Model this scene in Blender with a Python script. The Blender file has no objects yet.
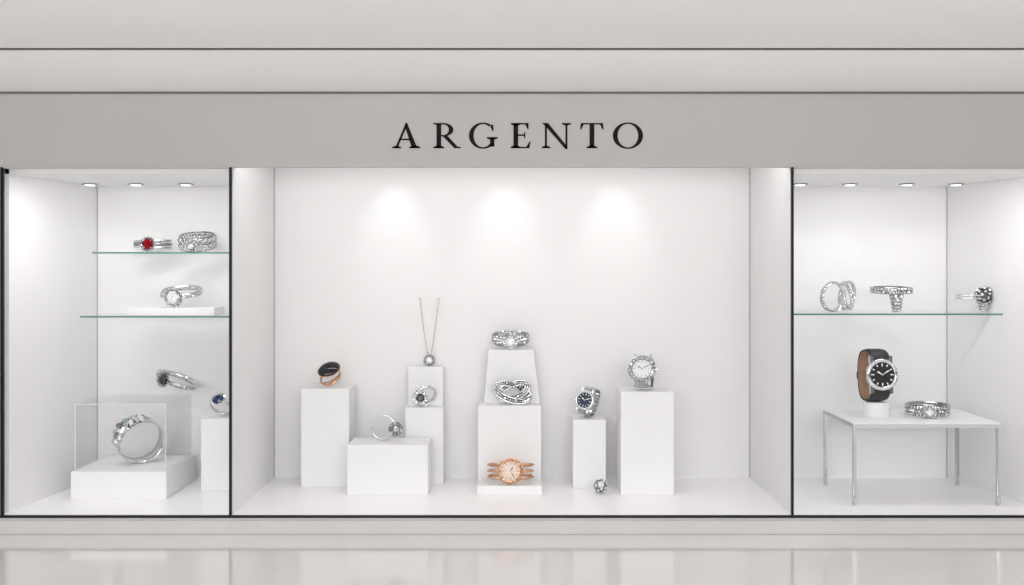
import bpy, bmesh, math, random
from mathutils import Matrix, Vector
random.seed(4)
C = bpy.context.scene.collection
PI = math.pi
D = 5.0; ZC = 1.34; F = 1000.0; HY = 265.0; CX = 512.0
def WX(px, Y): return (px-CX)*(D+Y)/F
def WZ(py, Y): return ZC-(py-HY)*(D+Y)/F
rad = math.radians

# ------------------------------------------------------------ materials
def mat(name, col, rough=.5, metal=0., var=.03, scale=6., **kw):
    m = bpy.data.materials.new(name); m.use_nodes = True
    nt = m.node_tree; b = nt.nodes['Principled BSDF']
    tc = nt.nodes.new('ShaderNodeTexCoord'); no = nt.nodes.new('ShaderNodeTexNoise')
    no.inputs['Scale'].default_value = scale; no.inputs['Detail'].default_value = 3
    nt.links.new(tc.outputs['Object'], no.inputs['Vector'])
    r = nt.nodes.new('ShaderNodeValToRGB')
    r.color_ramp.elements[0].position = .35; r.color_ramp.elements[1].position = .65
    r.color_ramp.elements[0].color = (*[c*(1-var) for c in col], 1)
    r.color_ramp.elements[1].color = (*[min(1, c*(1+var)) for c in col], 1)
    nt.links.new(no.outputs['Fac'], r.inputs['Fac']); nt.links.new(r.outputs['Color'], b.inputs['Base Color'])
    b.inputs['Roughness'].default_value = rough; b.inputs['Metallic'].default_value = metal
    for k, v in kw.items(): b.inputs[k].default_value = v
    return m
WALL = mat('white_wall', (.83,.824,.823), .6, var=.008, scale=1.5)
DFLOOR = mat('display_floor', (.93,.924,.924), .3, var=.008)
BLOCK = mat('white_lacquer', (.82,.816,.818), .4, var=.008)
FASC = mat('fascia_grey', (.475,.463,.455), .5, var=.01, scale=2)
SEAMSHADE = mat('seam_shade', (.46,.45,.45), .6, var=.02)  # grey imitating the shade in the wall corner seams
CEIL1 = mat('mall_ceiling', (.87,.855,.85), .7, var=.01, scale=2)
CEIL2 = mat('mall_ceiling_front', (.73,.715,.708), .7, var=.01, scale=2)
PLINTH = mat('base_beige', (.56,.545,.537), .35, var=.02)
FLOOR = mat('polished_floor', (.61,.597,.59), .11, var=.03, scale=1.2, **{'Specular IOR Level': .75, 'Coat Weight': .35, 'Coat Roughness': .07})
BLACK = mat('black_frame', (.008,.008,.008), .4, var=.1, **{'Specular IOR Level': .25})
INK = mat('sign_black', (.012,.012,.013), .7, var=.1, **{'Specular IOR Level': .1})
GAPSHADE = mat('gap_shade', (.14,.137,.135), .9)  # dark colour stands in for the shade of the shadow gaps
SIL = mat('silver', (.70,.70,.71), .12, 1., var=.08, scale=40)
SILD = mat('dark_silver', (.33,.33,.34), .2, 1., var=.15, scale=60)
OXID = mat('oxidised_silver', (.10,.10,.105), .25, 1., var=.2, scale=60)
CHROME = mat('chrome', (.52,.52,.53), .05, 1., var=.01)
ROSE = mat('rose_gold', (.70,.42,.27), .16, 1., var=.08, scale=40)
PALEGOLD = mat('pale_gold', (.60,.52,.42), .2, 1., var=.05, scale=40)
PAVE = mat('pave_diamond', (.58,.59,.61), .06, .8, var=.5, scale=120)
DIA = mat('diamond', (.82,.84,.86), .03, .55, var=.2, scale=90)
TEAL = mat('teal_stone', (.46,.56,.57), .05, .4, var=.3, scale=60)
RED = mat('red_stone', (.30,.006,.016), .04, .35, var=.6, scale=90)
ONYX = mat('onyx', (.012,.012,.014), .06, 0., var=.1)
SMOKE = mat('smoke_stone', (.06,.06,.065), .05, .4, var=.5, scale=120)
BLUE = mat('dark_blue_stone', (.03,.05,.12), .05, .3, var=.5, scale=60)
DIALW = mat('white_dial', (.80,.80,.79), .4, var=.02)
MARKW = mat('white_marker', (.85,.85,.84), .5, var=.02)
DIALR = mat('rose_dial', (.76,.62,.54), .4, var=.08, scale=50)
DIALK = mat('black_dial', (.012,.013,.015), .3, var=.1)
DIALB = mat('blue_dial', (.016,.034,.07), .25, var=.2)
LEATHER = mat('black_leather', (.016,.017,.019), .5, var=.25, scale=60)
TAN = mat('tan_lining', (.36,.21,.14), .5, var=.1, scale=40)
def glassy(name, col, fac):
    m = bpy.data.materials.new(name); m.use_nodes = True; nt = m.node_tree
    nt.nodes.clear()
    o = nt.nodes.new('ShaderNodeOutputMaterial'); mx = nt.nodes.new('ShaderNodeMixShader')
    t = nt.nodes.new('ShaderNodeBsdfTransparent'); g = nt.nodes.new('ShaderNodeBsdfGlossy')
    t.inputs[0].default_value = (*col, 1); g.inputs['Roughness'].default_value = .05
    mx.inputs[0].default_value = fac
    nt.links.new(t.outputs[0], mx.inputs[1]); nt.links.new(g.outputs[0], mx.inputs[2])
    nt.links.new(mx.outputs[0], o.inputs[0]); return m
GLASS = glassy('shelf_glass', (.98,.99,.985), .04)
ACRYL = glassy('acrylic', (.994,.996,.996), .012)
GEDGE = mat('green_glass_edge', (.10,.25,.21), .15, var=.05)
AEDGE = mat('acrylic_edge', (.74,.76,.76), .2, var=.02)
LAMP = bpy.data.materials.new('lamp_lens'); LAMP.use_nodes = True
_b = LAMP.node_tree.nodes['Principled BSDF']; _b.inputs['Emission Color'].default_value = (1,.98,.96,1); _b.inputs['Emission Strength'].default_value = 1.2

# ------------------------------------------------------------ mesh helpers
def link(name, bm, m, parent=None, smooth=False):
    bmesh.ops.recalc_face_normals(bm, faces=bm.faces)
    me = bpy.data.meshes.new(name); bm.to_mesh(me); bm.free()
    me.materials.append(m)
    if smooth:
        for p in me.polygons: p.use_smooth = True
    o = bpy.data.objects.new(name, me); C.objects.link(o)
    if parent: o.parent = parent
    return o
def tag(o, label, cat, group=None):
    o['label'] = label; o['category'] = cat
    if group: o['group'] = group
    return o
def bx(bm, x0, x1, y0, y1, z0, z1, bev=0):
    vs = [bm.verts.new((x, y, z)) for x in (x0, x1) for y in (y0, y1) for z in (z0, z1)]
    fs = [bm.faces.new([vs[i] for i in q]) for q in ((0,1,3,2),(4,6,7,5),(0,4,5,1),(2,3,7,6),(0,2,6,4),(1,5,7,3))]
    if bev:
        es = list({e for f in fs for e in f.edges})
        bmesh.ops.bevel(bm, geom=es, offset=bev, segments=2, affect='EDGES')
def struct(name, boxes, m, bev=0):
    bm = bmesh.new()
    for b in boxes: bx(bm, *b, bev=bev)
    o = link(name, bm, m); o['kind'] = 'structure'; return o
def prism(bm, pts, y0, y1):
    a = [bm.verts.new((x, y0, z)) for x, z in pts]; b = [bm.verts.new((x, y1, z)) for x, z in pts]
    n = len(pts); bm.faces.new(a); bm.faces.new(b[::-1])
    for i in range(n): bm.faces.new([a[i], b[i], b[(i+1) % n], a[(i+1) % n]])
def slabxy(bm, pts, z0, z1):
    a = [bm.verts.new((x, y, z0)) for x, y in pts]; b = [bm.verts.new((x, y, z1)) for x, y in pts]
    n = len(pts); bm.faces.new(a[::-1]); bm.faces.new(b)
    for i in range(n): bm.faces.new([a[i], a[(i+1) % n], b[(i+1) % n], b[i]])
def align(c, N):
    return Matrix.Translation(c) @ Vector((0,0,1)).rotation_difference(Vector(N).normalized()).to_matrix().to_4x4()
def gem(bm, c, N, r, n=6, hi=.45, lo=.5, sx=1., sy=1., spin=0.):
    M = align(Vector(c), N) @ Matrix.Rotation(spin, 4, 'Z'); V = lambda x, y, z: bm.verts.new(M @ Vector((x*sx, y*sy, z)))
    t = [V(.55*r*math.cos(2*PI*(i+.5)/n), .55*r*math.sin(2*PI*(i+.5)/n), hi*r) for i in range(n)]
    g = [V(r*math.cos(2*PI*i/n), r*math.sin(2*PI*i/n), 0) for i in range(n)]
    k = V(0, 0, -lo*r)
    bm.faces.new(t)
    for i in range(n):
        j = (i+1) % n
        bm.faces.new([g[i], g[j], t[i]]); bm.faces.new([t[i], g[j], t[j]]); bm.faces.new([g[j], g[i], k])
def ball(bm, c, r, sub=1, s=(1,1,1), N=(0,0,1)):
    bmesh.ops.create_icosphere(bm, subdivisions=sub, radius=r, matrix=align(Vector(c), N) @ Matrix.Diagonal((*s, 1)))
def cyl(bm, c, N, r0, r1, h, n=24):      # base centre c, along N
    bmesh.ops.create_cone(bm, cap_ends=True, segments=n, radius1=r0, radius2=r1, depth=h, matrix=align(Vector(c), N) @ Matrix.Translation((0,0,h/2)))
def tube(bm, pts, r, closed=False, n=7):
    pts = [Vector(p) for p in pts]; m = len(pts); rings = []; up = None
    for i, p in enumerate(pts):
        a = pts[i-1] if (i or closed) else p; b = pts[(i+1) % m] if (i < m-1 or closed) else p
        T = (b-a).normalized()
        if up is None: up = T.orthogonal().normalized()
        up = (up-T*up.dot(T)).normalized(); w = T.cross(up)
        rr = r(i/(m-1)) if callable(r) else r
        rings.append([bm.verts.new(p+(up*math.cos(2*PI*k/n)+w*math.sin(2*PI*k/n))*rr) for k in range(n)])
    for i in range(m if closed else m-1):
        A = rings[i]; B = rings[(i+1) % m]
        off = 0
        if closed and i == m-1:
            off = min(range(n), key=lambda o: (A[0].co-B[o].co).length)
        for k in range(n): bm.faces.new([A[k], A[(k+1) % n], B[(k+1+off) % n], B[(k+off) % n]])
    if not closed: bm.faces.new(rings[0][::-1]); bm.faces.new(rings[-1])
def ribbon(bm, pts, w, t, closed=False, yo=0.):   # path in XZ, width along Y
    m = len(pts); rings = []
    for i, (x, z) in enumerate(pts):
        a = pts[i-1] if (i or closed) else pts[i]; b = pts[(i+1) % m] if (i < m-1 or closed) else pts[i]
        dx, dz = b[0]-a[0], b[1]-a[1]; l = math.hypot(dx, dz) or 1; nx, nz = -dz/l, dx/l
        if nx*x+nz*z < 0: nx, nz = -nx, -nz
        W = w(i/max(1, m-1)) if callable(w) else w
        Yo = yo(i/max(1, m-1)) if callable(yo) else yo
        rings.append([bm.verts.new((x+nx*q*t, Yo+s*W, z+nz*q*t)) for q, s in ((-.5,-.5),(.15,-.5),(.5,-.3),(.5,.3),(.15,.5),(-.5,.5))])
    for i in range(m if closed else m-1):
        A = rings[i]; B = rings[(i+1) % m]
        for k in range(6): bm.faces.new([A[k], A[(k+1) % 6], B[(k+1) % 6], B[k]])
    if not closed: bm.faces.new(rings[0][::-1]); bm.faces.new(rings[-1])
def circ(R, a0=0, a1=360, n=72, sx=1., sz=1.):
    full = a1-a0 >= 360; k = n if full else n+1
    return [(R*sx*math.cos(rad(a1-(a1-a0)*i/n)), R*sz*math.sin(rad(a1-(a1-a0)*i/n))) for i in range(k)]
def jit(N, s=.3):
    return (Vector(N)+Vector((random.uniform(-s,s), random.uniform(-s,s), random.uniform(-s,s)))).normalized()
def pave(bm, R, rows, w, a0, a1, g, n=6):
    step = math.degrees(2*g/R)*1.0; a = a0
    while a <= a1:
        for k in range(rows):
            y = 0 if rows == 1 else -w/2+w*k/(rows-1)
            aa = a+(step/2 if k % 2 else 0); N = Vector((math.cos(rad(aa)), 0, math.sin(rad(aa))))
            gem(bm, N*R+Vector((0, y, 0)), jit(N), g, n)
        a += step
def dome(bm, c, N, r, n, g, cap=1.25):
    M = align(Vector(c), N)
    for i in range(n):
        th = cap*math.sqrt((i+.3)/n); ph = i*2.39996
        d = Vector((math.sin(th)*math.cos(ph), math.sin(th)*math.sin(ph), math.cos(th)))
        gem(bm, M @ (d*r), jit(M.to_3x3() @ d, .2), g, 6)

class Thing:
    def __init__(s, name, label, cat, group=None): s.n, s.l, s.c, s.g, s.p = name, label, cat, group, []
    def add(s, name, bm, m, parent=None, label=None, smooth=False):
        s.p.append([name, bm, m, parent, label, smooth]); return len(s.p)-1
    def place(s, rot, px, Y, z, w=None, h=None, squash=1.):
        M = Matrix.Diagonal((1, squash, 1, 1)) @ rot.to_4x4()
        vs = [M @ v.co for p in s.p for v in p[1].verts]
        lo = [min(v[i] for v in vs) for i in range(3)]; hi = [max(v[i] for v in vs) for i in range(3)]
        k = (w*(D+Y)/F)/(hi[0]-lo[0]) if w else (h*(D+Y)/F)/(hi[2]-lo[2])
        T = Matrix.Scale(k, 4) @ Matrix.Translation((-(lo[0]+hi[0])/2, -(lo[1]+hi[1])/2, -lo[2])) @ M
        root = bpy.data.objects.new(s.n, None); C.objects.link(root); root.empty_display_size = .05
        root.location = (WX(px, Y), Y, z); tag(root, s.l, s.c, s.g)
        made = []
        for n, bm, m, par, lab, sm in s.p:
            bm.transform(T)
            o = link(n, bm, m, made[par] if par is not None else root, sm)
            if lab: o['label'] = lab
            made.append(o)
        return root
RX = lambda a: Matrix.Rotation(rad(a), 3, 'X')
RY = lambda a: Matrix.Rotation(rad(a), 3, 'Y')
RZ = lambda a: Matrix.Rotation(rad(a), 3, 'Z')

# ------------------------------------------------------------ the setting
YB = .88
ZF = .09
struct('floor', [(-10, 10, -9, 0, -.1, 0)], FLOOR)
struct('baseboard_front', [(-10, 10, -.03, .9, 0, .068)], PLINTH, .004)
struct('floor_display', [(-3.2, 3.2, .012, YB, .068, ZF)], DFLOOR)
struct('trim_1', [(-10, 10, -.010, .012, .077, .088)], BLACK, .002)
struct('trim_7', [(-10, 10, -.004, .012, .068, .077)], PLINTH)
struct('wall_back', [(-3.2, 3.2, YB, YB+.08, 0, 2.3)], WALL)
def sidewall(name, xf, xb, out):
    bm = bmesh.new(); pts = [(xf, .05), (xb, YB), (xb+out, YB), (xf+out, .05)]
    slabxy(bm, pts, ZF, 2.19); o = link(name, bm, WALL); o['kind'] = 'structure'
sidewall('wall_left', -2.540, -2.44, -.1)
sidewall('wall_right', 2.71, 2.558, .1)
struct('corner_shade_trim', [(-1.40, -1.394, YB-.004, YB, ZF, 2.1), (1.394, 1.40, YB-.004, YB, ZF, 2.1), (-2.44, -2.435, YB-.004, YB, ZF, 1.8), (2.553, 2.558, YB-.004, YB, ZF, 1.8)], SEAMSHADE)  # corner shadow gaps painted as thin grey strips
struct('wall_left_inner', [(-1.412, -1.40, .012, YB, ZF, 1.829), (-1.412, -1.40, .05, YB, 1.829, 2.15)], WALL)
struct('wall_right_inner', [(1.40, 1.412, .012, YB, ZF, 1.829), (1.40, 1.412, .05, YB, 1.829, 2.15)], WALL)
bm = bmesh.new(); bx(bm, -10, 10, 0, .05, 1.83, 2.196)
bx(bm, -10, -2.56, 0, .05, .086, 1.83); bx(bm, 2.745, 10, 0, .05, .086, 1.83)
o = link('wall_front', bm, FASC); o['kind'] = 'structure'
struct('shadow_gap_trim', [(-10, 10, -.006, .05, 2.196, 2.206)], GAPSHADE)  # dark strip imitating the shadow gap between fascia and ceiling
struct('trim_3', [(-2.556, -2.543, -.006, .012, .088, 1.829), (-1.414, -1.402, -.006, .012, .088, 1.829),
                  (1.396, 1.408, -.006, .012, .088, 1.829), (2.72, 2.733, -.006, .012, .088, 1.829)], BLACK, .002)
struct('trim_4', [(-2.543, -1.414, -.004, .02, 1.823, 1.83), (1.408, 2.72, -.004, .02, 1.823, 1.83)], FASC)
struct('ceiling_left', [(-2.66, -1.412, .05, YB, 1.80, 1.86)], WALL)
struct('ceiling_right', [(1.412, 2.85, .05, YB, 1.80, 1.86)], WALL)
struct('ceiling_inner', [(-1.40, 1.40, .05, YB, 2.10, 2.15)], WALL)
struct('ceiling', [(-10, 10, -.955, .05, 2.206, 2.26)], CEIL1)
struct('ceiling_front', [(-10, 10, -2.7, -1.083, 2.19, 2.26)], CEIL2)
struct('trim_5', [(-10, 10, -1.2, -.8, 2.262, 2.28), (-10, 10, -1.083, -1.075, 2.194, 2.262), (-10, 10, -.962, -.955, 2.210, 2.262)], GAPSHADE)  # ceiling groove lined dark, its shade put into the colour

# ------------------------------------------------------------ sign lettering
SG = Thing('shop_sign', 'black raised serif capitals spelling the shop name across the grey fascia', 'sign')
def ell(bm, cx, cz, a, b, tx, tz, a0, a1, n=40, rot=0):
    o = []; i_ = []
    for k in range(n+1):
        t = rad(a0+(a1-a0)*k/n)
        o.append((cx+a*math.cos(t), cz+b*math.sin(t))); i_.append((cx+(a-tx)*math.cos(t), cz+(b-tz)*math.sin(t)))
    for k in range(n): prism(bm, [o[k], o[k+1], i_[k+1], i_[k]], -.1, 0)
P = lambda bm, *pts: prism(bm, pts, -.1, 0)
R4 = lambda bm, x0, x1, z0, z1: P(bm, (x0, z0), (x1, z0), (x1, z1), (x0, z1))
def serif(bm, x0, x1, z, up, s0, s1):
    h = .045*up; k = .10*up
    P(bm, (x0, z), (x1, z), (x1, z+h), (s1, z+k), (s0, z+k), (x0, z+h))
def letter(ch):
    bm = bmesh.new()
    if ch == 'A':
        P(bm, (.125,0), (.22,0), (.61,.93), (.555,1.02)); P(bm, (.79,0), (1.01,0), (.59,1.03), (.495,.92))
        R4(bm, .27, .80, .32, .38); serif(bm, 0, .36, 0, 1, .125, .215); serif(bm, .68, 1.12, 0, 1, .82, 1.0)
    elif ch == 'R':
        R4(bm, .13, .315, 0, 1); serif(bm, 0, .44, 0, 1, .13, .315); P(bm, (0,1), (0,.955), (.13,.93), (.315,.955), (.40,1))
        ell(bm, .40, .735, .40, .265, .18, .056, -90, 90); R4(bm, .285, .40, .944, 1); R4(bm, .285, .40, .47, .526)
        P(bm, (.36,.49), (.57,.49), (.97,.06), (1.10,.045), (1.10,0), (.84,0))
    elif ch == 'G':
        ell(bm, .56, .5, .56, .52, .185, .058, 52, 318); R4(bm, .84, 1.01, .07, .42); serif(bm, .70, 1.15, .44, -1, .84, 1.01)
        P(bm, (.91,.94), (.96,.94), (.98,.68), (.935,.68), (.85,.86)); P(bm, (.84,.07), (1.01,.07), (1.01,.16), (.84,.14))
    elif ch == 'E':
        R4(bm, .11, .295, 0, 1); R4(bm, 0, .70, .945, 1); R4(bm, 0, .74, 0, .055); R4(bm, .2, .57, .49, .55)
        P(bm, (.71,1), (.71,.76), (.67,.76), (.58,.945)); P(bm, (.74,0), (.79,.26), (.75,.26), (.62,.055)); R4(bm, .535, .58, .40, .64)
        serif(bm, .0, .40, 0, 1, .11, .295); serif(bm, .0, .40, 1, -1, .11, .295)
    elif ch == 'N':
        R4(bm, .14, .22, 0, 1); R4(bm, .955, 1.035, -.02, 1); P(bm, (.02,1), (.265,1), (1.035,.06), (1.035,-.03), (.95,-.03), (.14,.90))
        serif(bm, .01, .36, 0, 1, .14, .22); serif(bm, .81, 1.18, 1, -1, .955, 1.035)
    elif ch == 'T':
        R4(bm, .377, .563, 0, 1); R4(bm, .03, .905, .943, 1); serif(bm, .25, .69, 0, 1, .377, .563)
        P(bm, (.03,1), (.0,.74), (.045,.74), (.14,.943)); P(bm, (.905,1), (.935,.74), (.89,.74), (.795,.943))
    elif ch == 'O':
        ell(bm, .60, .5, .60, .525, .19, .058, 0, 360, 56)
    return bm
K = 25/200.
for ch, x0 in zip('ARGENTO', (393, 434, 469.5, 511, 541.5, 580, 612.5)):
    bm = letter(ch)
    for v in bm.verts: v.co = Vector((v.co.x*K+(x0-518)/200., v.co.y*.02, v.co.z*K))
    SG.add('letter', bm, INK)
SG.place(Matrix.Identity(3), 517.5, -.0012, WZ(149, 0), w=251)

# ------------------------------------------------------------ display blocks
def block(label, px0, px1, pyt, Y0, dep, z0=ZF, name='display_block', group=None, bev=.003):
    z1 = WZ(pyt, Y0); bm = bmesh.new(); x0, x1 = WX(px0, Y0), WX(px1, Y0); cx = (x0+x1)/2; cy = Y0+dep/2
    bx(bm, x0-cx, x1-cx, -dep/2, dep/2, 0, z1-z0, bev)
    o = link(name, bm, BLOCK); o.location = (cx, cy, z0); tag(o, label, 'display block', group)
    return z1
zA = block('tall white block under the black oval ring, leftmost in the middle window', 301, 349, 389, .63, .23)
zB = block('wide low white block under the silver flower ring', 347, 428, 445, .435, .235)
zC = block('narrow white lower block behind the wide low block', 405, 443, 408, .69, .18)
zC2 = block('small white upper block under the pendant necklace', 408, 443, 367, .785, .085, zC)
zD = block('middle white block of the central stack, carrying the looped bracelet', 478, 541, 406, .625, .24)
zE = block('thin white plinth under the rose gold watch', 477, 542, 486, .435, .175, name='display_plinth')
zG = block('slim white pillar under the dark dial watch', 573, 606, 420, .60, .2)
zH = block('tall white block under the white dial watch', 621, 674, 392, .435, .22)
Y0 = .735; zt = WZ(350, Y0); bm = bmesh.new()
q = [(WX(484, Y0), 0), (WX(540, Y0), 0), (WX(533.5, Y0), zt-zD), (WX(488.5, Y0), zt-zD)]
prism(bm, q, -.065, .065); bmesh.ops.bevel(bm, geom=list(bm.edges), offset=.003, segments=2, affect='EDGES')
o = link('display_block', bm, BLOCK); o.location = (0, Y0+.065, zD)
tag(o, 'tapered white block at the top of the central stack', 'display block'); zD2 = zt
# left bay
Y0 = .33; zI = WZ(472, Y0); bm = bmesh.new(); x0, x1 = WX(70, Y0), WX(166, Y0)
bx(bm, x0-(x0+x1)/2, x1-(x0+x1)/2, -.25, .25, 0, zI-ZF, .003)
o = link('display_plinth', bm, BLOCK); o.location = ((x0+x1)/2, Y0+.255, ZF)
tag(o, 'wide low white plinth under the clear case and the large ring', 'display block')
zJ = block('white block beside the left dividing frame, under the dark blue ring', 201, 245, 419, .53, .2)
cc = bpy.data.objects.new('display_case', None); C.objects.link(cc); cc.location = ((x0+x1)/2, Y0+.255, zI)
tag(cc, 'clear acrylic cover around the large ring on the low plinth', 'display case')
hw = (x1-x0)/2-.012; hh = WZ(404, Y0+.03)-zI; t = .006
for nm, b in (('side_panel', (-hw, -hw+t, -.22, .22, 0, hh-t)), ('side_panel', (hw-t, hw, -.22, .22, 0, hh-t)),
              ('back_panel', (-hw+t, hw-t, .214, .22, 0, hh-t)), ('top_panel', (-hw, hw, -.22, .22, hh-t, hh))):
    bm = bmesh.new(); bx(bm, *b); link(nm, bm, ACRYL, cc)
bm = bmesh.new()
bx(bm, -hw, -hw+t*.6, -.2225, -.22, 0, hh); bx(bm, hw-t*.6, hw, -.2225, -.22, 0, hh); bx(bm, -hw+t*.6, hw-t*.6, -.2225, -.22, hh-t*.6, hh)
link('edge', bm, AEDGE, cc)

# ------------------------------------------------------------ glass shelves
def shelf(label, x0, x1, py, Y0):
    z1 = WZ(py, Y0); th = .009; bm = bmesh.new(); cx = (x0+x1)/2
    r = bpy.data.objects.new('glass_shelf', None); C.objects.link(r); r.location = (cx, YB, z1-th); tag(r, label, 'shelf')
    bx(bm, x0-cx, x1-cx, Y0-YB+.004, 0, 0, th); link('pane', bm, GLASS, r)
    bm = bmesh.new(); bx(bm, x0-cx, x1-cx, Y0-YB, Y0-YB+.004, 0, th); link('front_edge', bm, GEDGE, r, )['label'] = 'green glass edge'
    return z1
zS1 = shelf('upper glass shelf in the left window holding the red stone ring', WX(92, .6), -1.412, 252, .6)
zS2 = shelf('lower glass shelf in the left window with a thin white riser on it', WX(80, .5), -1.412, 316, .5)
zS3 = shelf('long glass shelf in the right window holding the pave hoops and rings', 1.412, WX(1003, .35), 313.5, .35)
zR = block('thin white riser on the lower glass shelf', 127, 214, 308, .55, .2, zS2+.0, name='display_plinth', bev=.002)

# ------------------------------------------------------------ table in the right bay
Y0, Y1 = .19, .69; X0, X1 = WX(853, Y0), WX(1001, Y0); tz = WZ(423, Y0)-ZF; cx = (X0+X1)/2; hx = (X1-X0)/2; dy = (Y1-Y0)/2
r = bpy.data.objects.new('display_table', None); C.objects.link(r); r.location = (cx, (Y0+Y1)/2, ZF)
tag(r, 'white topped display table on thin chrome legs in the right window', 'table')
bm = bmesh.new(); l = .020
bx(bm, -hx, hx, -dy, dy, tz-.007, tz, .002); link('tabletop', bm, BLOCK, r)
bm = bmesh.new()
for b in ((-hx, hx, -dy, -dy+l), (-hx, hx, dy-l, dy), (-hx, -hx+l, -dy+l, dy-l), (hx-l, hx, -dy+l, dy-l)): bx(bm, *b, tz-.025, tz-.007)
link('frame', bm, CHROME, r)
for sx in (-1, 1):
    for sy in (-1, 1):
        bm = bmesh.new(); xa = sx*hx-(l if sx > 0 else 0); ya = sy*dy-(l if sy > 0 else 0)
        bx(bm, xa, xa+l, ya, ya+l, 0, tz-.025, .004); link('leg', bm, CHROME, r)
zT = ZF+tz

# ------------------------------------------------------------ downlights
for px, bay, lab in ((90,'l','recessed downlight nearest the left wall of the left window'), (136,'l','middle recessed downlight in the left window ceiling'), (186,'l','recessed downlight nearest the dividing frame in the left window'),
                (800,'r','recessed downlight nearest the dividing frame in the right window'), (850,'r','second recessed downlight from the dividing frame in the right window'), (907,'r','third recessed downlight from the dividing frame in the right window'), (956,'r','recessed downlight nearest the right wall of the right window')):
    Y = .66; x = WX(px, Y)
    r = bpy.data.objects.new('downlight', None); C.objects.link(r); r.location = (x, Y, 1.80); tag(r, lab, 'ceiling light')
    bm = bmesh.new(); cyl(bm, (0,0,-.007), (0,0,1), .040, .046, .007, 32); link('rim', bm, SILD, r)
    bm = bmesh.new(); cyl(bm, (0,0,-.012), (0,0,1), .022, .030, .005, 28); link('lens', bm, LAMP, r)

# ------------------------------------------------------------ jewellery builders
def band(th, R=1., w=.25, t=.1, m=SIL, a0=0, a1=360, wf=None, name='band', yo=0.):
    bm = bmesh.new(); ribbon(bm, circ(R, a0, a1), wf or w, t, a1-a0 >= 360, yo); return th.add(name, bm, m, smooth=True)
def pv(th, R, rows, w, a0, a1, g, m=PAVE, parent=None):
    bm = bmesh.new(); pave(bm, R, rows, w, a0, a1, g); th.add('pave_stones', bm, m, parent)
def head(th, ang=90, R=1., r=.3, lift=.12, halo=0, tiers=1, stone=DIA, setm=SIL, halom=PAVE, prongs=4, Nv=None, c=None):
    N = Vector((math.cos(rad(ang)), 0, math.sin(rad(ang)))) if Nv is None else Vector(Nv).normalized()
    u = Vector((0,1,0)) if Nv is None else N.orthogonal().normalized()
    v = N.cross(u); c = N*(R+lift) if c is None else Vector(c)
    hr = r*math.sin(PI/halo)/(1-math.sin(PI/halo)) if halo else 0
    bm = bmesh.new(); cyl(bm, c-N*(lift+.05), N, r*.5, r*.9+hr*1.6*tiers, lift+.03, 20)
    s = th.add('setting', bm, setm)
    bm = bmesh.new(); gem(bm, c+N*.03, N, r, 10, .4, .3); th.add('stone', bm, stone, s)
    if halo:
        bm = bmesh.new(); rr = r
        for q in range(tiers):
            k = int(round(halo*(rr+hr)/(r+hr)))
            for i in range(k):
                a = 2*PI*(i+.5*q)/k; gem(bm, c+(u*math.cos(a)+v*math.sin(a))*(rr+hr)-N*.05*q, jit(N, .15), hr*.97, 6)
            rr += 1.9*hr
        th.add('halo_stones', bm, halom, s)
    for i in range(prongs):
        a = 2*PI*(i+.5)/prongs; d = u*math.cos(a)+v*math.sin(a)
        bm = bmesh.new(); tube(bm, [c-N*lift*.8+d*r*.6, c+d*r*1.02, c+d*r*.9+N*r*.3], r*.1, n=5); th.add('prong', bm, setm, s)
    return s

# red stone ring, on the upper left shelf
T = Thing('ring', 'silver split band ring with a round red stone on the upper shelf', 'ring')
for y in (-.15, 0, .15):
    band(T, 1., .14, .09, SIL if y else SILD, yo=(lambda f, y=y: y*(1.1+.25*math.sin(f*2*PI+PI/2))))
head(T, 90, 1., .29, .1, 14, 1, RED, SILD)
T.place(RX(90), 152.5, .74, zS1, w=38, squash=.75)
# openwork bracelet
T = Thing('bracelet', 'openwork silver bracelet of round stone links on the upper shelf', 'bracelet')
for y in (-.36, 0, .36): band(T, .95, .06, .06, SILD, yo=y, name='rail')
bm = bmesh.new()
for i in range(18):
    a = 2*PI*i/18
    for y in (-.18, .18):
        c = Vector((math.cos(a)*1., y, math.sin(a)*1.)); tube(bm, [c+(Vector((-math.sin(a),0,math.cos(a)))*math.cos(q)+Vector((0,1,0))*math.sin(q))*.15 for q in [2*PI*k/10 for k in range(10)]], .035, True, 5)
T.add('links', bm, SIL, smooth=True)
bm = bmesh.new()
for i in range(18):
    a = 360*i/18
    for y in (-.18, .18):
        N = Vector((math.cos(rad(a)), 0, math.sin(rad(a)))); gem(bm, N*1.02+Vector((0, y, 0)), jit(N), .09, 8)
T.add('link_stones', bm, PAVE)
head(T, 90, 1.02, .18, .14, 9, 1, DIA, SILD)
T.place(RX(104), 197, .74, zS1, w=38)
# halo ring on riser
T = Thing('ring', 'silver ring with a large round clear stone on the white riser', 'ring')
band(T, 1., .24, .1)
pv(T, 1.055, 2, .1, 30, 68, .06); pv(T, 1.055, 2, .1, 112, 150, .06)
head(T, 90, 1., .36, .1, 16, 1, DIA, SILD)
T.place(RZ(-6) @ RX(103), 181, .66, zR, w=42, squash=.85)
# tilted ring on clear bracket
Yp = .66; zP = WZ(390, Yp); bm = bmesh.new(); bx(bm, -.06, .06, -.11, YB-Yp, -.005, 0)
o = link('acrylic_bracket', bm, ACRYL); o.location = (WX(180, Yp), Yp, zP); tag(o, 'clear acrylic wall bracket under the tilted dark stone ring', 'bracket')
T = Thing('ring', 'tilted silver ring with a round dark stone on the back wall bracket', 'ring')
band(T, 1., .24, .09)
pv(T, 1.055, 2, .13, 10, 68, .07); pv(T, 1.055, 2, .13, 112, 170, .07)
head(T, 90, 1., .25, .08, 12, 1, SMOKE, SILD, halom=SILD)
T.place(RY(24) @ RZ(-24) @ RX(93), 176.5, Yp, zP, w=40, squash=.9)
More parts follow.
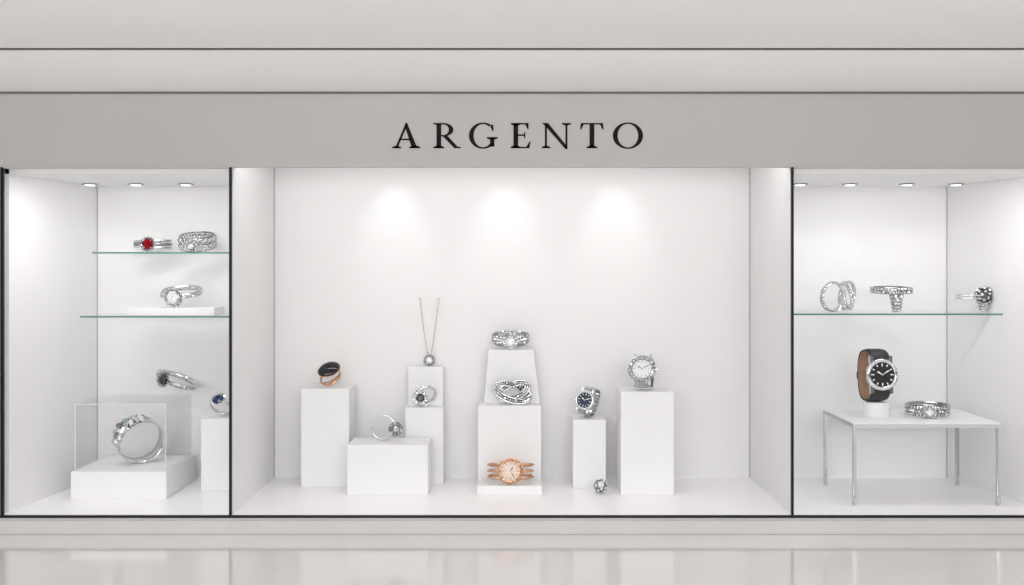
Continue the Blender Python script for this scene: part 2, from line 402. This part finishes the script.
# big ring
T = Thing('ring', 'large upright silver ring with a leafy stone cluster inside the clear case', 'ring')
band(T, 1., .70, .07, SIL)
bm = bmesh.new(); ribbon(bm, circ(1.06, 80, 186), lambda f: .36+.5*math.sin(PI*f), .06); T.add('stone_mount', bm, SILD, smooth=True)
bm = bmesh.new()
for a in range(84, 184, 7):
    f = (a-84)/100.; W = .32+.56*math.sin(PI*f)
    k = 5 if W > .55 else 4
    for j in range(k):
        y = (j/(k-1)-.5)*W
        aa = a+(3.5 if j % 2 else 0); N = Vector((math.cos(rad(aa)), .5*y, math.sin(rad(aa)))).normalized()
        gem(bm, Vector((math.cos(rad(aa))*1.11, y*.95, math.sin(rad(aa))*1.11)), jit(N), .095, 8, .6)
T.add('pave_stones', bm, PAVE)
for k in range(20):
    f = (k+.5)/20; a = 86+92*f; y = -.44+.20*math.sin(k*2.4)+.14*(k % 3)
    N = Vector((math.cos(rad(a)), -.7, math.sin(rad(a)))).normalized(); bm = bmesh.new(); L_ = 1.17+.12*math.sin(PI*f)
    gem(bm, Vector((math.cos(rad(a))*L_, y, math.sin(rad(a))*L_)), jit(N, .35), .21, 8, .35, .3, 1., .55, k*1.1); T.add('leaf_stone', bm, (PAVE, SILD, DIA, TEAL, PAVE)[k % 5])
T.place(RZ(38) @ RX(12), 138, .54, zI, h=51)
# dark blue ring near frame
T = Thing('ring', 'silver ring with a dark blue round stone beside the left dividing frame', 'ring')
band(T, 1., .24, .14)
head(T, 90, 1., .46, .12, 12, 1, BLUE, SILD, halom=PAVE)
T.place(RZ(-10) @ RX(42), 221, .62, zJ, h=24)
# black oval rose gold ring
T = Thing('ring', 'rose gold ring with a big black oval stone on the leftmost tall block', 'ring')
band(T, 1., 0, .11, ROSE, wf=lambda f: .22+.25*math.cos(2*PI*(f-.75))**2)
bm = bmesh.new(); cyl(bm, (0,0,.92), (0,0,1), .35, .7, .16, 24)
for v in bm.verts: v.co.x *= 1.3
s = T.add('setting', bm, ROSE)
bm = bmesh.new(); ball(bm, (0,0,1.1), .8, 3, (1.3, 1., .45)); T.add('stone', bm, ONYX, s, smooth=True)
bm = bmesh.new(); tube(bm, [(1.06*math.cos(2*PI*k/32), .81*math.sin(2*PI*k/32), 1.09) for k in range(32)], .04, True); T.add('bezel', bm, ROSE, s, smooth=True)
T.place(RY(-24) @ RZ(22) @ RX(52), 330, .745, zA, h=25)
# flower ring on low block
T = Thing('ring', 'silver ring with a round flower cluster on the wide low block', 'ring')
band(T, 1., .22, .15)
N = Vector((.45,-1,.10)).normalized(); c = Vector((1.08,-.26,-.06)); u = N.orthogonal().normalized(); v = N.cross(u)
bm = bmesh.new(); cyl(bm, c-N*.26, N, .2, .58, .24, 20); s = T.add('setting', bm, SILD)
bm = bmesh.new(); gem(bm, c+N*.10, N, .24, 10); T.add('stone', bm, DIA, s)
for i in range(9):
    a = 2*PI*i/9; d = u*math.cos(a)+v*math.sin(a); bm = bmesh.new(); gem(bm, c+d*.46, N+d*.45, .18, 8, .6); T.add('petal_stone', bm, SILD if i % 3 else PAVE, s)
T.place(RZ(-6), 386.5, .56, zB, h=26)
# necklace
T = Thing('necklace', 'fine chain necklace with a round pendant hung above the small upper block', 'necklace')
for sgn in (-1, 1):
    bmL = bmesh.new(); pts = []
    for k in range(41):
        f = k/40.; x = sgn*(1.2+ (8.5-1.2)*f**.8); z = 10+ (60-10)*f; pts.append((x, 0, z))
    tube(bmL, pts, .28, n=5)
    for k in range(41): ball(bmL, pts[k], .48, 1)
    T.add('chain', bmL, PALEGOLD, smooth=True)
bm = bmesh.new(); tube(bm, [(1.6*math.cos(q), 0, 10.4+1.6*math.sin(q)) for q in [2*PI*k/14 for k in range(14)]], .4, True, 5); T.add('bail', bm, SIL, smooth=True)
bm = bmesh.new(); cyl(bm, (0,.6,5.0), (0,-1,0), 4.7, 5.0, 1.0, 24); s = T.add('pendant', bm, SILD)
bm = bmesh.new(); gem(bm, (0,-.6,5.0), (.1,-1,.15), 3.4, 10, .5, .2); T.add('stone', bm, DIA, s)
bm = bmesh.new()
for i in range(14): gem(bm, (math.cos(2*PI*i/14)*4.2, -.5, 5.0+math.sin(2*PI*i/14)*4.2), jit((0,-1,0)), .92, 6)
T.add('halo_stones', bm, SILD, s)
for sgn in (-1, 1):
    bm = bmesh.new(); cyl(bm, (sgn*8.5,-.4,60), (0,1,0), .5, .5, 4.6, 10); T.add('pin', bm, SIL)
T.place(Matrix.Identity(3), 429.5, .862, zC2, h=68)
# ring leaning on the step
T = Thing('ring', 'small silver ring with a dark stone leaning on the small upper block', 'ring')
band(T, 1., .24, .14)
pv(T, 1.08, 2, .1, 0, 355, .07)
head(T, 215, 1., .40, .12, 10, 1, SMOKE, SILD, halom=PAVE, Nv=(-.5,-1,.2), c=(-.62,-.4,-.2))
T.place(RY(24) @ RZ(35) @ RX(15), 424.5, .735, zC, h=22, squash=.7)
# top bracelet
T = Thing('bracelet', 'pave silver bracelet with one round centre stone atop the central stack', 'bracelet')
band(T, 1., 0, .06, SILD, wf=lambda f: .50+.2*math.cos(2*PI*(f-.75)))
pv(T, 1.04, 3, .34, 0, 359, .085)
head(T, 90, 1.03, .30, .12, 12, 1, DIA, SILD)
T.place(RX(98), 510.5, .80, zD2, w=38, squash=.5)
# looped bracelet: broad crossing bands
T = Thing('bracelet', 'silver bracelet of broad crossover loops on the middle central block', 'bracelet')
for k, (phi, a, b, ox, oz) in enumerate(((-17, 1.05, .46, 0, .0), (20, .90, .40, .06, .10))):
    c_, s_ = math.cos(rad(phi)), math.sin(rad(phi))
    def loop(t_, da, dy):
        x = (a+da*.9)*math.cos(t_); z = (b+da)*math.sin(t_); y = .22*math.cos(t_+k*PI)+.12*math.sin(2*t_)+dy
        return (x*c_-z*s_+ox, y, x*s_+z*c_+oz)
    for da, r_, m_ in ((-.14, .055, SIL), (.15, .06, SIL)):
        bm = bmesh.new(); tube(bm, [loop(2*PI*(i+.5)/96, da, 0) for i in range(96)], r_, True, 7)
        T.add('strand', bm, m_, smooth=True)
    bm = bmesh.new(); tube(bm, [loop(2*PI*(i+.5)/96, 0, .05) for i in range(96)], .09, True, 7); s = T.add('channel', bm, OXID, smooth=True)
    bm = bmesh.new()
    for i in range(40): gem(bm, loop(2*PI*i/40, .01, -.04), jit((0,-1,0)), .075, 6)
    T.add('pave_stones', bm, PAVE, s)
T.place(RX(-10), 512.5, .682, zD, w=40, squash=.7)
# diamond stud
T = Thing('stud_earring', 'small round stud earring of clear stones lying on the display floor', 'earring')
bm = bmesh.new(); ball(bm, (0,0,0), .8, 2); s = T.add('setting', bm, SILD)
bm = bmesh.new(); gem(bm, (0,0,.86), (0,0,1), .4, 10); T.add('stone', bm, DIA, s)
bm = bmesh.new(); dome(bm, (0,0,0), (0,0,1), .86, 46, .17, 2.6); T.add('pave_stones', bm, DIA, s)
T.place(RX(66), 600.5, .47, ZF, h=15)
# right shelf
T = Thing('hoop_earring', 'round pave hoop standing leftmost on the right window shelf', 'earring', None)
band(T, 1., .36, .1, SIL)
pv(T, 1.06, 2, .19, 0, 359, .10)
T.place(RY(-8) @ RZ(24) @ RX(6), 833, .50, zS3, h=31)
T = Thing('hoop_earring', 'double crossed silver hoop standing beside the round pave hoop on the shelf', 'earring')
for kk, (a, rl) in enumerate(((40, 12), (56, -18))):
    bm = bmesh.new(); ribbon(bm, circ(1.), .24, .12, True); bm.transform((RY(rl) @ RZ(a)).to_4x4()); s = T.add('hoop', bm, SIL, smooth=True)
    bm = bmesh.new(); pave(bm, 1.07, 1, 0, 0, 359, .09); bm.transform((RY(rl) @ RZ(a)).to_4x4()); T.add('pave_stones', bm, PAVE, s)
T.place(Matrix.Identity(3), 847, .71, zS3, h=30)
T = Thing('ring', 'pave ring raised on a short jewelled stem in the middle of the right shelf', 'ring')
bm = bmesh.new(); ribbon(bm, circ(1.), .34, .1, True); bm.transform(RX(92).to_4x4()); s = T.add('band', bm, SILD, smooth=True)
bm = bmesh.new(); pave(bm, 1.05, 2, .17, 0, 359, .095); bm.transform(RX(92).to_4x4()); T.add('pave_stones', bm, PAVE, s)
bm = bmesh.new(); cyl(bm, (0,-.72,-1.15), (0,0,1), .18, .34, 1.2, 20); s = T.add('stem', bm, SILD)
bm = bmesh.new()
for k in range(7):
    rr = .19+.17*k/6
    for i in range(9):
        a = 2*PI*(i+.5*(k % 2))/9; gem(bm, (rr*math.cos(a), -.72+rr*math.sin(a), -1.06+1.10*k/6), jit((math.cos(a), math.sin(a), 0)), .11)
T.add('stem_stones', bm, PAVE, s)
T.place(Matrix.Identity(3), 891.5, .55, zS3, w=41)
T = Thing('ring', 'silver ring with a round domed cluster, nearest the right end of the shelf', 'ring')
for z in (-.1, .1):
    bm = bmesh.new(); ribbon(bm, circ(1., 20, 340), .11, .1); bm.transform((Matrix.Translation((-.3,0,z)) @ RX(90).to_4x4())); T.add('band', bm, SIL, smooth=True)
bm = bmesh.new(); ball(bm, (.56,-.35,.05), .6, 2); s = T.add('setting', bm, OXID)
bm = bmesh.new(); dome(bm, (.56,-.35,.05), (.1,-1,.35), .65, 46, .13, 2.2); T.add('cluster_stones', bm, PAVE, s)
bm = bmesh.new(); cyl(bm, (.5,-.3,-1.05), (.06,0,1), .2, .36, .9, 16); s = T.add('stem', bm, SILD)
bm = bmesh.new()
for k in range(5):
    rr = .23+.14*k/4
    for i in range(9):
        a = 2*PI*(i+.5*(k % 2))/9; gem(bm, (.5+.05*k/4+rr*math.cos(a), -.3+rr*math.sin(a), -.97+.75*k/4), jit((math.cos(a), math.sin(a), 0)), .12)
T.add('stem_stones', bm, PAVE, s)
T.place(Matrix.Identity(3), 974, .52, zS3, h=26, squash=.8)
# table bracelet
T = Thing('bracelet', 'wide pave silver bracelet with a square centre on the chrome legged table', 'bracelet')
band(T, 1., .50, .06, SILD)
pv(T, 1.04, 3, .34, 0, 359, .085)
bm = bmesh.new(); bx(bm, -.32, .32, -.32, .32, 1.0, 1.12, .02); s = T.add('setting', bm, SILD)
bm = bmesh.new(); gem(bm, (0,0,1.16), (0,0,1), .24, 4, .4, .2); T.add('stone', bm, DIA, s)
bm = bmesh.new()
for i in range(5):
    for e in (-.25, .25):
        gem(bm, (-.25+.125*i, e, 1.13), jit((0,0,1)), .065); gem(bm, (e, -.25+.125*i, 1.13), jit((0,0,1)), .065)
T.add('halo_stones', bm, PAVE, s)
T.place(RZ(-14) @ RX(92), 928, .42, zT, w=44, squash=.85)

# ------------------------------------------------------------ watches
def watch(label, rc, sw, metal, dialm, strap, kind, mark, bez, taper=.25, bz=.085, seg=48, mw=.03, lugs=True):
    T = Thing('wristwatch', label, 'watch')
    p = 2.7; path = []
    a_s = math.degrees(math.acos(min(.9, (rc*.86)**(p/2))))
    for i in range(61):
        a = rad(a_s-(360-(180-2*a_s))*i/60.)
        ca, sa = math.cos(a), math.sin(a)
        path.append((math.copysign(abs(ca)**(2/p), ca), math.copysign(abs(sa)**(2/p), sa)))
    wt = lambda f: sw*(1-taper*math.sin(PI*f))
    bm = bmesh.new()
    if kind == 'links':
        for i in range(0, 60, 2):
            (x0, z0), (x1, z1) = path[i], path[i+2]; L = math.hypot(x1-x0, z1-z0); W = wt(i/60.)
            d = Vector(((x1-x0)/L, 0, (z1-z0)/L)); n = Vector((-d.z, 0, d.x)); n = -n if n.dot(Vector((x0,0,z0))) < 0 else n
            Mx = Matrix(((d.x, 0, n.x, (x0+x1)/2), (0, 1, 0, 0), (d.z, 0, n.z, (z0+z1)/2), (0, 0, 0, 1)))
            for ya, yb, h in ((-W/2, -W*.18, .05), (-W*.17, W*.17, .08), (W*.18, W/2, .05)):
                b2 = bmesh.new(); bx(b2, -L*.46, L*.46, ya, yb, -.05, h, .014); b2.transform(Mx)
                me = bpy.data.meshes.new('t'); b2.to_mesh(me); b2.free(); bm.from_mesh(me); bpy.data.meshes.remove(me)
        T.add('bracelet', bm, strap)
    elif kind == 'strands':
        bm.free()
        for y in (-.5, 0, .5):
            bm = bmesh.new(); ribbon(bm, path, .10, .09, False, lambda f, y=y: y*sw*(.8+.2*math.cos(2*PI*f))); T.add('strand', bm, strap, smooth=True)
    else:
        ribbon(bm, path, wt, .10); s = T.add('strap', bm, strap, smooth=True)
        bm = bmesh.new(); ribbon(bm, [(x*.935, z*.935) for x, z in path], lambda f: wt(f)*.98, .03); T.add('strap_lining', bm, TAN, s, 'tan strap lining', True)
        bm = bmesh.new(); bx(bm, -.14, .14, -sw*.45, sw*.45, -1.1, -1.04, .01); T.add('buckle', bm, metal)
    bm = bmesh.new(); kx = 1.06 if seg == 8 else 1.
    cyl(bm, (0,0,.74), (0,0,1), rc*.86*kx, rc*kx, .18, seg); cyl(bm, (0,0,.92), (0,0,1), rc*kx, rc*kx, .10, seg)
    if seg == 8: bmesh.ops.rotate(bm, verts=bm.verts, cent=(0,0,0), matrix=Matrix.Rotation(PI/8, 3, 'Z'))
    if lugs:
        for sx in (-1, 1):
            for sy in (-1, 1):
                x0 = rc*.6*sx; x1 = rc*1.2*sx; y0 = sy*sw*.40; y1 = sy*(sw*.40+.14)
                bx(bm, min(x0, x1), max(x0, x1), min(y0, y1), max(y0, y1), .76, .98, .02)
    c = T.add('case', bm, metal)
    bm = bmesh.new(); tube(bm, [(rc*(1.0-bz)*math.cos(2*PI*k/56), rc*(1.0-bz)*math.sin(2*PI*k/56), 1.04) for k in range(56)], rc*bz*1.1, True, 8); T.add('bezel', bm, SILD if bez and metal is SIL else metal, c, smooth=True)
    if bez:
        bm = bmesh.new()
        for i in range(bez):
            a = 2*PI*i/bez; gem(bm, (rc*(1-bz)*math.cos(a), rc*(1-bz)*math.sin(a), 1.04+rc*bz), jit((0,0,1), .2), rc*PI/bez*1.0)
            gem(bm, (rc*1.0*math.cos(a+PI/bez), rc*1.0*math.sin(a+PI/bez), 1.02), (math.cos(a),math.sin(a),.7), rc*PI/bez*1.05)
        T.add('bezel_stones', bm, PAVE if metal is SIL else ROSE, c)
    bm = bmesh.new(); cyl(bm, (0,0,1.02), (0,0,1), rc*.86, rc*.86, .03, 48); d = T.add('dial', bm, dialm)
    bm = bmesh.new(); rm = 1-2.1*bz-.05
    for i in range(12):
        b2 = bmesh.new(); L = .2 if i % 3 == 0 else .14; bx(b2, rc*(rm-L), rc*rm, -rc*mw, rc*mw, 1.05, 1.062); b2.transform(Matrix.Rotation(2*PI*i/12, 4, 'Z'))
        me = bpy.data.meshes.new('t'); b2.to_mesh(me); b2.free(); bm.from_mesh(me); bpy.data.meshes.remove(me)
    T.add('hour_markers', bm, mark, d)
    for nm, L, W, ang, z in (('hour_hand', .42, .06, 58, 1.064), ('minute_hand', .60, .045, -58, 1.07)):
        bm = bmesh.new(); prism(bm, [(-.1*rc, 0), (rc*L*.7, rc*W), (rc*L, 0), (rc*L*.7, -rc*W)], 0, .006)
        bm.transform(Matrix.Translation((0,0,z)) @ Matrix.Rotation(rad(ang), 4, 'Z') @ Matrix.Rotation(PI/2, 4, 'X')); T.add(nm, bm, mark, d)
    bm = bmesh.new(); cyl(bm, (0,-rc*.98,.94), (0,-1,0), rc*.11, rc*.11, rc*.16, 14); T.add('crown', bm, metal, c)
    return T
up = RZ(90)
T = watch('rose gold watch with a pale dial on the thin plinth', .54, .62, ROSE, DIALR, ROSE, 'strands', ROSE, 28, bz=.12, mw=.022, lugs=False)
T.place(RX(84), 510.5, .525, zE, w=47, squash=.62)
T = watch('small steel watch with a dark blue dial on the slim pillar', .72, .85, SIL, DIALB, SIL, 'links', MARKW, 0, .15, bz=.12)
T.place(RY(14) @ RZ(-26) @ RX(84) @ up, 588, .70, zG, h=31, squash=.85)
T = watch('silver watch with a stone set bezel and white dial on the tall block', .92, 1.2, SIL, DIALW, SIL, 'links', SILD, 26, .05, bz=.14, mw=.018, lugs=True)
T.place(RZ(-14) @ RX(70) @ up, 641.5, .555, zH, h=36, squash=.8)
Yw = .42
T = Thing('watch_stand', 'small tapered white stand under the black strapped watch', 'display stand')
bm = bmesh.new(); cyl(bm, (0,0,0), (0,0,1), 1., .86, 1., 40); T.add('base', bm, BLOCK)
bm = bmesh.new(); cyl(bm, (0,0,1.), (0,0,1), .86, .80, .06, 40); T.add('pad', bm, BLOCK)
st = T.place(Matrix.Identity(3), 876, Yw, zT, w=28, squash=.8)
zW = zT+1.06*(28*(D+Yw)/F)/2
T = watch('black dial watch with a black leather strap on the small white stand', .62, .78, SIL, DIALK, LEATHER, 'leather', MARKW, 0, .15, bz=.11, seg=8, mw=.035)
T.place(RZ(4) @ RX(85) @ up, 876.5, Yw, zW, h=53, squash=.72)

# ------------------------------------------------------------ lights
def spot(loc, tgt, e, size=70, blend=.9, rad_=.03, col=(1,.993,.986)):
    l = bpy.data.lights.new('spot', 'SPOT'); l.energy = e; l.spot_size = rad(size); l.spot_blend = blend; l.shadow_soft_size = rad_; l.color = col
    o = bpy.data.objects.new('spot_lamp', l); C.objects.link(o); o.location = loc
    o.rotation_euler = (Vector(tgt)-Vector(loc)).to_track_quat('-Z', 'Y').to_euler()
def area(loc, tgt, e, sx, sy, col=(1,.993,.99)):
    l = bpy.data.lights.new('area', 'AREA'); l.shape = 'RECTANGLE'; l.size = sx; l.size_y = sy; l.energy = e; l.color = col
    o = bpy.data.objects.new('fill_lamp', l); C.objects.link(o); o.location = loc
    o.rotation_euler = (Vector(tgt)-Vector(loc)).to_track_quat('-Z', 'Y').to_euler()
for x in (-.69, -.04, .61): spot((x, .56, 2.08), (x, .88, 1.46), 4.4, 50, 1., .03)
area((0, .16, 2.08), (0, .20, 0), 7.4, 2.6, .12)  # added fill, hidden above the middle window
for px, tx, e_ in ((90, -2.36, 1.2), (136, -2.12, 1.35), (186, -1.82, 1.35)): spot((WX(px, .66)+(.04 if px == 90 else 0), .58, 1.785), (tx, .88, 1.28), e_, 58, 1.)
area((-1.95, .14, 1.79), (-1.98, .2, 0), 5.2, .8, .1)  # added fill under the left window ceiling, no fitting of its own
for px, tx, e_ in ((800, 1.66, 1.2), (850, 1.92, 1.4), (907, 2.26, 1.4), (956, 2.50, 1.1)): spot((WX(px, .66)-(.04 if px == 956 else 0), .58, 1.785), (tx, .88, 1.28), e_, 58, 1.)
area((2.05, .14, 1.79), (2.07, .2, 0), 5.2, .9, .1)  # added fill under the right window ceiling, no fitting of its own
area((0, -6.6, 1.75), (0, 0, 1.2), 122, 6, .9)  # unseen fill added behind the camera to brighten fascia and block fronts
w = bpy.data.worlds.new('World'); bpy.context.scene.world = w; w.use_nodes = True
nt = w.node_tree; bg = nt.nodes['Background']; tc = nt.nodes.new('ShaderNodeTexCoord'); sp = nt.nodes.new('ShaderNodeSeparateXYZ')
mr = nt.nodes.new('ShaderNodeMapRange'); mr.inputs[1].default_value = -1; mr.inputs[2].default_value = 1
rp = nt.nodes.new('ShaderNodeValToRGB'); e = rp.color_ramp.elements
e[0].position = .2; e[0].color = (.55,.545,.54,1); e[1].position = .75; e[1].color = (.95,.945,.942,1)
for p_, v_ in ((.45, .16), (.47, .06), (.54, .06), (.57, .42)):
    x = e.new(p_); x.color = (v_, v_*.99, v_*.985, 1)
nt.links.new(tc.outputs['Generated'], sp.inputs[0]); nt.links.new(sp.outputs['Z'], mr.inputs[0]); nt.links.new(mr.outputs[0], rp.inputs[0])
nt.links.new(rp.outputs[0], bg.inputs[0]); bg.inputs[1].default_value = 2.75
# ------------------------------------------------------------ camera
cd = bpy.data.cameras.new('camera'); cd.sensor_width = 36; cd.lens = 36*F/1024; cd.shift_y = -27.5/1024
co = bpy.data.objects.new('camera', cd); C.objects.link(co); co.location = (0, -D, ZC); co.rotation_euler = (PI/2, 0, 0)
sc = bpy.context.scene; sc.camera = co
sc.view_settings.view_transform = 'Standard'
